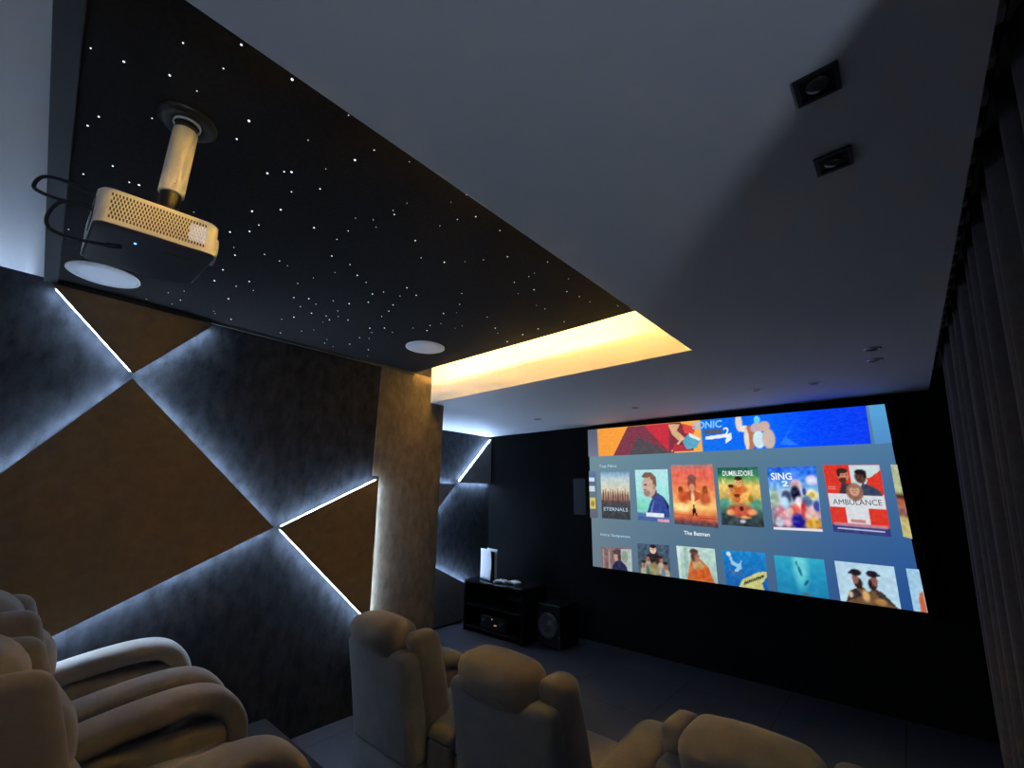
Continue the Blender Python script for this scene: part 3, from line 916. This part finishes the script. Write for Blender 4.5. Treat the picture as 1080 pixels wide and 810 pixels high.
# row two (cut by the bottom rim)
W2, H2 = 46, 40
A2 = 1.3
cv = Canvas(W2, H2).vgrad([(0, (0.5, 0.42, 0.44)), (1, (0.52, 0.42, 0.44))])
for i in range(6):
    cv.rect(0.06 + i * 0.1, 0, 0.1 + i * 0.1, 0.9, ((0.72, 0.6, 0.54), (0.44, 0.36, 0.38))[i % 2], 0.8)
cv.rect(0.66, 0, 1, 0.94, (0.66, 0.74, 0.74)).ell(0.78, 0.6, 0.1, 0.26, (0.56, 0.6, 0.54), 0.3)
cv.poly([(0.35, 0), (0.42, 0.3), (0.52, 0.42), (0.68, 0.4), (0.82, 0.2), (0.86, 0)], (0.16, 0.18, 0.3)).ell(0.52, 0.6, 0.1, 0.2, (0.74, 0.62, 0.52), 0.25).ell(0.53, 0.8, 0.13, 0.12, (0.34, 0.26, 0.28), 0.3).ell(0.6, 0.55, 0.05, 0.18, (0.3, 0.22, 0.24), 0.4)
cv.noise(0.05, 3)
poster(cv, [(0.046, 0.138), (0.179, 0.153), (0.178, 0.0), (0.047, 0.0)], 'poster of one dark dressed man before pale stripes')
cv = Canvas(W2, H2).vgrad([(0, (0.34, 0.42, 0.42)), (0.6, (0.26, 0.33, 0.4)), (1, (0.26, 0.34, 0.44))])
for x, y, c in ((0.18, 0.3, (0.7, 0.5, 0.4)), (0.34, 0.52, (0.66, 0.45, 0.38)), (0.7, 0.5, (0.72, 0.5, 0.4)), (0.85, 0.32, (0.62, 0.42, 0.36))):
    cv.ell(x, y - 0.26, 0.12, 0.2, (0.7, 0.66, 0.6), 0.4).head(x, y, 0.07, c, (0.2, 0.13, 0.12), A2)
cv.ell(0.53, 0.55, 0.15, 0.25, (0.16, 0.13, 0.15), 0.3).head(0.5, 0.82, 0.1, (0.9, 0.76, 0.64), (0.15, 0.1, 0.1), 1.05)
cv.ell(0.5, 0.16, 0.14, 0.24, (0.6, 0.56, 0.4), 0.5).ell(0.3, 0.1, 0.06, 0.2, (0.3, 0.45, 0.4), 0.5).ell(0.78, 0.08, 0.06, 0.16, (0.4, 0.5, 0.55), 0.5)
cv.noise(0.08, 3)
poster(cv, [(0.204, 0.188), (0.327, 0.194), (0.327, 0.0), (0.205, 0.0)], 'poster of a huddled group on dark slate')
cv = Canvas(W2, H2).vgrad([(0, (0.62, 0.76, 0.72)), (1, (0.72, 0.84, 0.8))])
cv.rect(0.02, 0, 0.08, 1, (0.9, 0.92, 0.9), 0.6).rect(0.18, 0, 0.3, 0.96, (0.58, 0.68, 0.66), 0.8)
cv.poly([(0.22, 0), (0.3, 0.4), (0.36, 0.6), (0.62, 0.66), (0.8, 0.45), (0.92, 0.0)], (0.78, 0.42, 0.22)).poly([(0.4, 0.56), (0.6, 0.6), (0.7, 0.44), (0.56, 0.3), (0.4, 0.36)], (0.75, 0.62, 0.42))
cv.ell(0.48, 0.7, 0.11, 0.16, (0.62, 0.44, 0.36), 0.3).ell(0.46, 0.86, 0.11, 0.09, (0.36, 0.24, 0.22), 0.3).ell(0.42, 0.68, 0.05, 0.12, (0.4, 0.26, 0.22), 0.5).ell(0.62, 0.2, 0.2, 0.16, (0.8, 0.36, 0.16), 0.8)
cv.noise(0.07, 3)
poster(cv, [(0.354, 0.196), (0.486, 0.198), (0.486, 0.0), (0.357, 0.0)], 'pale mint poster with a bearded figure in orange')
cv = Canvas(W2, H2).vgrad([(0, (0.12, 0.38, 0.68)), (1, (0.12, 0.52, 0.8))])
cv.poly([(0.3, 0.0), (0.42, 0.22), (0.62, 0.34), (0.8, 0.46), (1.0, 0.5), (1.0, 0.36), (0.86, 0.18), (0.9, 0.0)], (0.78, 0.78, 0.5))
for i in range(9):
    cv.ell(0.46 + 0.055 * i, 0.12 + 0.03 * i, 0.018, 0.06, (0.16, 0.22, 0.18), 0.4, -0.4)
cv.poly([(0.12, 0.94), (0.2, 0.92), (0.24, 0.7), (0.36, 0.62), (0.44, 0.74), (0.42, 0.5), (0.3, 0.4), (0.2, 0.36), (0.32, 0.54), (0.2, 0.6)], (0.6, 0.78, 0.9)).ell(0.15, 0.9, 0.05, 0.06, (0.85, 0.9, 0.92), 0.4)
cv.poly([(0.1, 0.5), (0.28, 0.4), (0.42, 0.42), (0.4, 0.34), (0.2, 0.34)], (0.25, 0.4, 0.6)).noise(0.05, 3)
poster(cv, [(0.508, 0.196), (0.639, 0.201), (0.636, 0.0), (0.514, 0.0)], 'blue sea poster with a yellow striped reef')
cv = Canvas(W2, H2).vgrad([(0, (0.12, 0.5, 0.68)), (0.6, (0.14, 0.58, 0.74)), (1, (0.2, 0.66, 0.78))])
cv.ell(0.52, 0.75, 0.14, 0.5, (0.42, 0.82, 0.86), 0.9).ell(0.5, 0.64, 0.03, 0.14, (0.1, 0.42, 0.55), 0.6, 0.2).ell(0.6, 0.34, 0.03, 0.09, (0.1, 0.4, 0.52), 0.6, -0.5).ell(0.45, 0.84, 0.02, 0.06, (0.12, 0.45, 0.56), 0.6).ell(0.56, 0.04, 0.07, 0.04, (0.3, 0.4, 0.44), 0.5)
cv.noise(0.03, 4)
poster(cv, [(0.663, 0.194), (0.793, 0.194), (0.791, 0.0), (0.662, 0.0)], 'turquoise underwater poster with a shaft of light')
cv = Canvas(W2, H2, (0.7, 0.83, 0.9))
cv.poly([(0.1, 0.0), (0.14, 0.16), (0.28, 0.36), (0.44, 0.42), (0.5, 0.3), (0.62, 0.42), (0.74, 0.34), (0.9, 0.1), (0.96, 0.0)], (0.42, 0.3, 0.2))
cv.poly([(0.12, 0.02), (0.2, 0.3), (0.32, 0.36), (0.4, 0.2)], (0.2, 0.17, 0.18)).poly([(0.62, 0.36), (0.76, 0.32), (0.94, 0.02), (0.7, 0.1)], (0.22, 0.19, 0.2))
for x, f in ((0.34, -1), (0.62, 1)):
    cv.ell(x - 0.02 * f, 0.5, 0.075, 0.14, (0.16, 0.11, 0.11), 0.25).ell(x + 0.02 * f, 0.6, 0.055, 0.13, (0.56, 0.36, 0.32), 0.3).ell(x, 0.76, 0.1, 0.085, (0.13, 0.11, 0.15), 0.2).ell(x + 0.09 * f, 0.735, 0.05, 0.025, (0.13, 0.11, 0.15), 0.3)
cv.ell(0.46, 0.2, 0.06, 0.14, (0.85, 0.68, 0.46), 0.7).ell(0.2, 0.2, 0.04, 0.08, (0.8, 0.7, 0.6), 0.6).ell(0.7, 0.1, 0.1, 0.08, (0.66, 0.48, 0.26), 0.7).noise(0.05, 3)
poster(cv, [(0.818, 0.194), (0.95, 0.192), (0.948, 0.0), (0.818, 0.0)], 'pale blue poster of two men in caps back to back')
cv = Canvas(12, H2, (0.62, 0.78, 0.88)).poly([(0.5, 0), (0.6, 0.4), (1, 0.5), (1, 0)], (0.8, 0.42, 0.24)).noise(0.05, 3)
poster(cv, [(0.974, 0.189), (1.0, 0.19), (1.0, 0.0), (0.973, 0.0)], 'cut-off pale blue poster at right edge, lower row')

t = thing('wall_speaker', 'dark grey rectangular speaker grille on the black wall at left rim of the screen', 'speaker', (-3.345, FWY, H))
b = NB(); box(b, -0.115, 0.095, -0.045, -0.0005, -0.24, 0.24); bevel(b, 0.008); obj('cabinet', b, M['plastic_black'], t)
b = NB(); box(b, -0.107, 0.087, -0.049, -0.0455, -0.232, 0.232); obj('grille', b, M['grille'], t)


# ================================================================== PROJECTOR
PX, PY, PZ = -1.69, 0.168, H + 0.772
t = thing('projector_mount', 'white ceiling pole with dark round flange holding the projector', 'projector mount', (-1.655, 0.185, STAR_Z), 0)
b = NB(); lathe(b, (0, 0, 0), [(0.085, -0.0005), (0.085, -0.008), (0.07, -0.016), (0.046, -0.018), (0.046, -0.0005)], 40); obj('flange', b, M['plastic_black'], t, True)
b = NB(); lathe(b, (0, 0, 0), [(0.040, -0.012), (0.040, -0.020), (0.036, -0.021), (0.036, -0.012)], 40); obj('collar', b, M['plastic_white'], t, True)
b = NB(); cyl(b, (0, 0, -0.046), 0.031, 0.031, 0.034, 32); obj('pole_neck', b, M['plastic_black'], t, True)
b = NB()
lathe(b, (0, 0, 0), [(0.0, -0.044), (0.033, -0.044), (0.035, -0.047), (0.035, -0.288), (0.033, -0.29), (0, -0.29)], 40)
obj('pole', b, M['plastic_ivory'], t, True)
b = NB(); cyl(b, (0.0345, 0, -0.262), 0.0035, 0.0035, 0.0022, 12, 'x'); obj('screw', b, M['metal'], t)
b = NB(); cyl(b, (0, 0, -0.3875), 0.026, 0.029, 0.097, 32); box(b, -0.05, 0.05, -0.045, 0.045, -0.3948, -0.3872); obj('bracket', b, M['plastic_black'], t)

pj = thing('projector', 'white projector with slotted side vent hanging upside down from the star panel', 'projector', (PX, PY, PZ))
pj.rotation_euler = (math.radians(3.0), 0, 0)
b = NB()
# plan outline with rounded corners, lofted with a small chamfer top and bottom
def round_rect(hx, hy, r, n=6):
    out = []
    for cx, cy, a0 in ((hx - r, hy - r, 0), (-hx + r, hy - r, 90), (-hx + r, -hy + r, 180), (hx - r, -hy + r, 270)):
        for k in range(n + 1):
            a = math.radians(a0 + 90 * k / n)
            out.append((cx + r * math.cos(a), cy + r * math.sin(a)))
    return out
rings = []
for hx, hy, z in ((0.146, 0.136, -0.0502), (0.155, 0.145, -0.0500), (0.155, 0.145, 0.048), (0.150, 0.140, 0.056), (0.146, 0.136, 0.0575)):
    rings.append([b.verts.new((x, y, z)) for x, y in round_rect(hx, hy, 0.028)])
for A_, B_ in zip(rings, rings[1:]):
    n_ = len(A_)
    for i in range(n_):
        j = (i + 1) % n_
        b.faces.new((A_[i], A_[j], B_[j], B_[i]))
b.faces.new(rings[0]); b.faces.new(rings[-1])
obj('body', b, M['plastic_ivory'], pj)
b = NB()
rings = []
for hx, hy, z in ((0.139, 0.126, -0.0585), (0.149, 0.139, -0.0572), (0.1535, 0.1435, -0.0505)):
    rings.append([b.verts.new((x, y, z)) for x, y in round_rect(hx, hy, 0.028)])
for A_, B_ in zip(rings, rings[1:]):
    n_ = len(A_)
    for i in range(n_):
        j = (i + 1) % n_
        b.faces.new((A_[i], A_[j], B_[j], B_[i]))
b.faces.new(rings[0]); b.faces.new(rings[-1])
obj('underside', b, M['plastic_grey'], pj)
b = NB()
for r_ in range(7):
    for c_ in range(30):
        y0 = -0.117 + c_ * 0.0076 + (0.0038 if r_ % 2 else 0)
        z0 = -0.036 + r_ * 0.0112
        mi = 1 if (c_ >= 24 and 1 <= r_ <= 5) else 0
        box(b, 0.1545, 0.1554, y0, y0 + 0.0036, z0, z0 + 0.0094, mi)
obj('side_vent', b, [M['slot'], M['lamp_leak']], pj)
b = NB()
lathe(b, (0, 0, 0), [(0.045, 0.0), (0.045, 0.010), (0.036, 0.012), (0.033, 0.002), (0, 0.002)], 32)
bmesh.ops.rotate(b, verts=b.verts, cent=(0, 0, 0), matrix=Matrix.Rotation(math.radians(-90), 3, 'X'))
bmesh.ops.translate(b, verts=b.verts, vec=(0.07, 0.1452, -0.004))
obj('lens_ring', b, M['plastic_ivory'], pj, True)
b = NB()
lathe(b, (0, 0, 0), [(0.032, 0.003), (0.018, 0.008), (0, 0.0095)], 32)
bmesh.ops.rotate(b, verts=b.verts, cent=(0, 0, 0), matrix=Matrix.Rotation(math.radians(-90), 3, 'X'))
bmesh.ops.translate(b, verts=b.verts, vec=(0.07, 0.1452, -0.004))
obj('lens', b, M['gloss_black'], pj, True)
b = NB(); lathe(b, (0.085, -0.045, -0.0585), [(0.0035, 0.0), (0.0028, -0.0018), (0, -0.0024)], 12); obj('power_light', b, M['led_blue'], pj)
b = NB(); box(b, -0.03, 0.085, 0.02, 0.1, -0.0597, -0.0586); obj('service_cover', b, M['plastic_grey'], pj)
for fx, fy in ((0.12, 0.105), (-0.12, 0.105), (-0.12, -0.1)):
    b = NB(); cyl(b, (fx, fy, 0.0576), 0.011, 0.009, 0.003, 20); obj('foot', b, M['plastic_white'], pj)
b = NB(); box(b, 0.02, 0.125, -0.1475, -0.1452, -0.035, 0.03); obj('connector_panel', b, M['plastic_black'], pj)

b = NB()
tube(b, [(-1.62, 0.024, H + 0.79), (-1.64, -0.03, H + 0.783), (-1.67, -0.066, H + 0.795), (-1.70, -0.098, H + 0.82), (-1.66, -0.085, H + 0.84), (-1.63, -0.04, H + 0.835), (-1.60, 0.024, H + 0.81)], 0.0048)
PJI = (Matrix.Translation((PX, PY, PZ)) @ Matrix.Rotation(math.radians(3.0), 4, 'X')).inverted()
bmesh.ops.transform(b, matrix=PJI, verts=b.verts)
obj('cable', b, M['rubber'], pj, True)
b = NB()
tube(b, [(-1.585, 0.024, H + 0.76), (-1.60, -0.035, H + 0.758), (-1.625, -0.055, H + 0.725), (-1.64, -0.05, H + 0.695), (-1.635, -0.02, H + 0.680), (-1.615, 0.03, H + 0.676), (-1.606, 0.075, H + 0.680)], 0.0046)
bmesh.ops.transform(b, matrix=PJI, verts=b.verts)
c2 = obj('cable', b, M['rubber'], pj, True)
b = NB(); tube(b, [(-1.608, 0.066, H + 0.6805), (-1.604, 0.084, H + 0.683), (-1.602, 0.100, H + 0.687)], 0.0075); bmesh.ops.transform(b, matrix=PJI, verts=b.verts); obj('plug', b, M['plastic_black'], c2, True)


# ================================================================== RECLINERS
def make_recliner(label, group):
    t = thing('recliner', label, 'recliner', (0, 0, 0), 0, group)
    F, K = M['seat_fabric'], M['seat_back']

    def lean(q):                                   # backrest leans back a little above the seat
        k = max(0.0, q.z - 0.42)
        return (q.x, q.y - 0.12 * k - 0.10 * k * k, q.z)
    b = NB(); rbox(b, (0.555, 0.13, 0.54), 0.04, (0, -0.365, 0.69), (0, 0.012, 0), lean); obj('back_panel', b, K, t, True)
    b = NB(); rbox(b, (0.55, 0.11, 0.36), 0.03, (0, -0.362, 0.255), (0, 0.01, 0)); obj('back_skirt', b, K, t, True)
    # headrest roll folded over the top of the back
    b = NB(); rbox(b, (0.36, 0.225, 0.165), 0.058, (0, -0.348, 1.0), (0.006, 0.03, 0.028), lean); obj('headrest', b, F, t, True)
    for s in (-1, 1):
        def side(q, s=s):
            q = Vector(lean(q))
            k = max(0.0, (q.z - 0.55) / 0.5)
            return (q.x, q.y + 0.03 * (1 - k), q.z)
        b = NB(); rbox(b, (0.108, 0.18, 0.50), 0.04, (s * 0.228, -0.258, 0.785), (0.008, 0.01, 0.01), side); obj('side_bolster', b, F, t, True)
    b = NB(); rbox(b, (0.38, 0.2, 0.27), 0.085, (0, -0.235, 0.79), (0, 0.03, 0.01), lean); obj('back_cushion', b, F, t, True)
    b = NB(); rbox(b, (0.42, 0.21, 0.24), 0.085, (0, -0.215, 0.575), (0, 0.035, 0.01), lean); obj('lumbar_cushion', b, F, t, True)
    b = NB(); rbox(b, (0.485, 0.70, 0.19), 0.07, (0, 0.085, 0.40), (0, 0.01, 0.025)); obj('seat_cushion', b, F, t, True)
    b = NB(); rbox(b, (0.485, 0.13, 0.38), 0.055, (0, 0.42, 0.255), (0, 0.02, 0)); obj('footrest', b, F, t, True)
    b = NB(); box(b, -0.36, 0.36, -0.33, 0.38, 0.0, 0.075); bevel(b, 0.01); obj('base', b, M['plastic_black'], t)
    for s in (-1, 1):
        b = NB(); rbox(b, (0.165, 0.76, 0.50), 0.04, (s * 0.342, 0.045, 0.305), (0.012, 0.01, 0)); arm = obj('armrest', b, F, t, True)
        b = NB()
        sweep_yz(b, [(-0.33, 0.555), (-0.15, 0.592), (0.08, 0.632), (0.26, 0.642), (0.37, 0.61), (0.44, 0.52), (0.455, 0.40)], s * 0.345, 0.102, 0.052, 0.07)
        obj('arm_pad', b, F, arm, True)
    return t


GF = 'recliners of the front row'
GR = 'recliners of the back row'
rec = make_recliner('taupe recliner at left end of the front row, beside the lit wall', GF)
rec.location = (-2.315, 2.02, 0.0)
dup(rec, (-1.42, 2.02, 0.0), 0, 'middle taupe recliner of the front row, its rounded headrest seen whole', GF)
dup(rec, (-0.455, 2.02, 0.0), 0, 'taupe recliner at right end of the front row, cut by the bottom edge', GF)
dup(rec, (-3.20, 0.50, 0.2), 0, 'brown grey recliner of the back row against the left wall, arm edged in white light', GR)
dup(rec, (-2.22, 0.49, 0.2), 0, 'brown grey recliner of the back row nearest the camera, at lower left', GR)


# ================================================================== CURTAIN
cur = thing('curtain', 'long pleated brown grey curtain along the right wall', 'curtain', (0.34, 2.4, 0))
b = NB()
ZT, ZB, Y0, Y1 = 2.825, 0.02, 0.62, 4.2
NY, NZ = 560, 26
ph = [random.uniform(0, 6.28) for _ in range(6)]


def curtain_x(y, z):
    k = 1 - (z - ZB) / (ZT - ZB)                   # 0 at the heading, 1 at the hem
    c = 0.372 - 0.127 * (k / 0.92) ** 0.9
    a = 0.036 + 0.045 * min(1, k * 1.15)
    w = y + 0.022 * math.sin(3.1 * y + ph[0]) + 0.03 * math.sin(5.3 * y + ph[1] + 0.5 * k) * k
    p = math.cos(2 * math.pi * (Y1 - w) / 0.205)
    p = math.copysign(abs(p) ** 0.8, p)
    p += 0.2 * math.sin(2 * math.pi * w / 0.127 + ph[2])
    return c - a * p / 1.1 - 0.34


grid = []
for j in range(NZ + 1):
    z = ZB + (ZT - ZB) * j / NZ
    grid.append([b.verts.new((curtain_x(Y0 + (Y1 - Y0) * i / NY, z), Y0 + (Y1 - Y0) * i / NY - 2.4, z)) for i in range(NY + 1)])
for j in range(NZ):
    for i in range(NY):
        b.faces.new((grid[j][i], grid[j][i + 1], grid[j + 1][i + 1], grid[j + 1][i]))
o = obj('pleated_cloth', b, M['curtain'], cur, True)
sm = o.modifiers.new('thickness', 'SOLIDIFY'); sm.thickness = 0.004
hook = None
for k in range(26):
    y = 0.68 + k * 0.139
    if hook is None:
        b = NB(); box(b, -0.010, 0.012, -0.022, 0.022, -0.03, 0.030); bevel(b, 0.003); hook = obj('curtain_hook', b, M['tape'], cur)
        h = hook
    else:
        h = hook.copy(); COL.objects.link(h); h.parent = cur
    h.location = (-0.032, y - 2.4, 2.80)
b = NB(); box(b, 0.318, 0.352, 0.56, 5.2, 2.864, 2.8795)
tag(obj('curtain_rail', b, M['plastic_black']), 'black ceiling rail the long curtain hangs from', 'curtain rail')

# ================================================================== FRONT CORNER
t = thing('media_cabinet', 'low black lacquered media cabinet in the front left corner', 'cabinet', (-4.26, 4.72, 0))
x0, x1, y0, y1, ht = -0.52, 0.52, -0.24, 0.24, 0.60
b = NB(); box(b, x0, x1, y0, y1, ht, ht + 0.03); bevel(b, 0.004); obj('top', b, M['gloss_black'], t)
for xa in (x0, x1 - 0.025):
    b = NB(); box(b, xa, xa + 0.025, y0, y1, 0.0, ht - 0.0005); obj('side_panel', b, M['gloss_black'], t)
b = NB(); box(b, x0 + 0.0255, x1 - 0.0255, y1 - 0.02, y1, 0.05, ht - 0.0005); obj('back_panel', b, M['gloss_black'], t)
for zz in (0.05, 0.32):
    b = NB(); box(b, x0 + 0.0255, x1 - 0.0255, y0 + 0.01, y1 - 0.0205, zz, zz + 0.02); obj('shelf', b, M['gloss_black'], t)
r = thing('receiver', 'black audio receiver with tiny amber lights inside the media cabinet', 'receiver', (-4.27, 4.66, 0.0702))
b = NB(); box(b, -0.22, 0.22, -0.14, 0.14, 0.012, 0.16); bevel(b, 0.004); obj('body', b, M['plastic_black'], r)
for kx in (-0.15, 0.15):
    b = NB(); cyl(b, (kx, -0.1605, 0.09), 0.024, 0.026, 0.02, 24, 'y'); obj('knob', b, M['trim_black'], r, True)
b = NB()
for lx, lz in ((-0.02, 0.125), (0.025, 0.06), (0.05, 0.064)):
    box(b, lx, lx + 0.014, -0.143, -0.1405, lz, lz + 0.01)
obj('indicator_lights', b, M['amber'], r)
for fx in (-0.18, 0.18):
    for fy in (-0.1, 0.1):
        b = NB(); cyl(b, (fx, fy, 0), 0.015, 0.015, 0.0118, 16); obj('foot', b, M['rubber'], r)

g = thing('game_console', 'white upright game console with black core standing on the media cabinet', 'game console', (-4.50, 4.66, 0.63), math.radians(-105))
b = NB(); lathe(b, (0, 0, 0), [(0, 0.0), (0.07, 0.0), (0.07, 0.012), (0, 0.014)], 32); obj('stand', b, M['plastic_black'], g)
b = NB(); box(b, -0.026, 0.026, -0.115, 0.115, 0.0145, 0.37); bevel(b, 0.006); obj('core', b, M['gloss_black'], g)
for s in (-1, 1):
    b = NB()
    cols = []
    for j in range(13):
        v = j / 12
        z = 0.015 + 0.385 * v
        row = []
        for i in range(9):
            u = i / 8 * 2 - 1
            y = u * (0.13 + 0.012 * math.sin(math.pi * v))
            x = s * (0.030 + 0.012 * (u * u) + 0.012 * (2 * v - 1) ** 2)
            row.append(b.verts.new((x, y, z)))
        cols.append(row)
    for j in range(12):
        for i in range(8):
            b.faces.new((cols[j][i], cols[j][i + 1], cols[j + 1][i + 1], cols[j + 1][i]))
    o = obj('side_plate', b, M['plastic_white'], g, True)
    q = o.modifiers.new('thickness', 'SOLIDIFY'); q.thickness = 0.006; q.offset = 0


def gamepad(loc, rz, label):
    g = thing('game_controller', label, 'game controller', loc, rz, 'white game controllers')
    b = NB()
    rbox(b, (0.155, 0.075, 0.032), 0.015, (0, 0, 0.026), (0, 0.006, 0.004))
    obj('body', b, M['plastic_white'], g, True)
    for s in (-1, 1):
        b = NB(); rbox(b, (0.038, 0.085, 0.036), 0.016, (s * 0.06, -0.045, 0.0195), (0, 0, 0), lambda q, s=s: (q.x + s * 0.25 * min(0, q.y + 0.01) * -1 * 0.5, q.y, q.z)); obj('grip', b, M['plastic_white'], g, True)
        b = NB(); cyl(b, (s * 0.028, -0.016, 0.042), 0.009, 0.011, 0.012, 20); obj('thumbstick', b, M['plastic_black'], g, True)
    b = NB(); box(b, -0.03, 0.03, 0.0, 0.03, 0.0445, 0.0475); obj('touch_pad', b, M['plastic_white'], g)
    return g


gamepad((-4.22, 4.62, 0.63), math.radians(20), 'white game controller on the media cabinet, nearer the console')
gamepad((-4.02, 4.68, 0.63), math.radians(-15), 'white game controller on the media cabinet, farther from the console')

w = thing('subwoofer', 'black floor speaker standing right of the media cabinet', 'speaker', (-3.48, 4.85, 0))
b = NB(); box(b, -0.17, 0.17, -0.2, 0.2, 0.025, 0.48); bevel(b, 0.012, 3); obj('cabinet', b, M['gloss_black'], w)
b = NB(); lathe(b, (0, 0, 0), [(0.14, 0.0), (0.14, 0.012), (0.12, 0.014), (0.10, 0.004), (0.04, -0.0 + 0.002), (0.035, 0.014), (0, 0.018)], 36)
bmesh.ops.rotate(b, verts=b.verts, cent=(0, 0, 0), matrix=Matrix.Rotation(math.radians(90), 3, 'X'))
bmesh.ops.translate(b, verts=b.verts, vec=(0, -0.2005, 0.25))
obj('driver', b, M['trim_black'], w, True)
for fx in (-0.13, 0.13):
    for fy in (-0.15, 0.15):
        b = NB(); cyl(b, (fx, fy, 0), 0.02, 0.018, 0.0248, 16); obj('foot', b, M['rubber'], w)
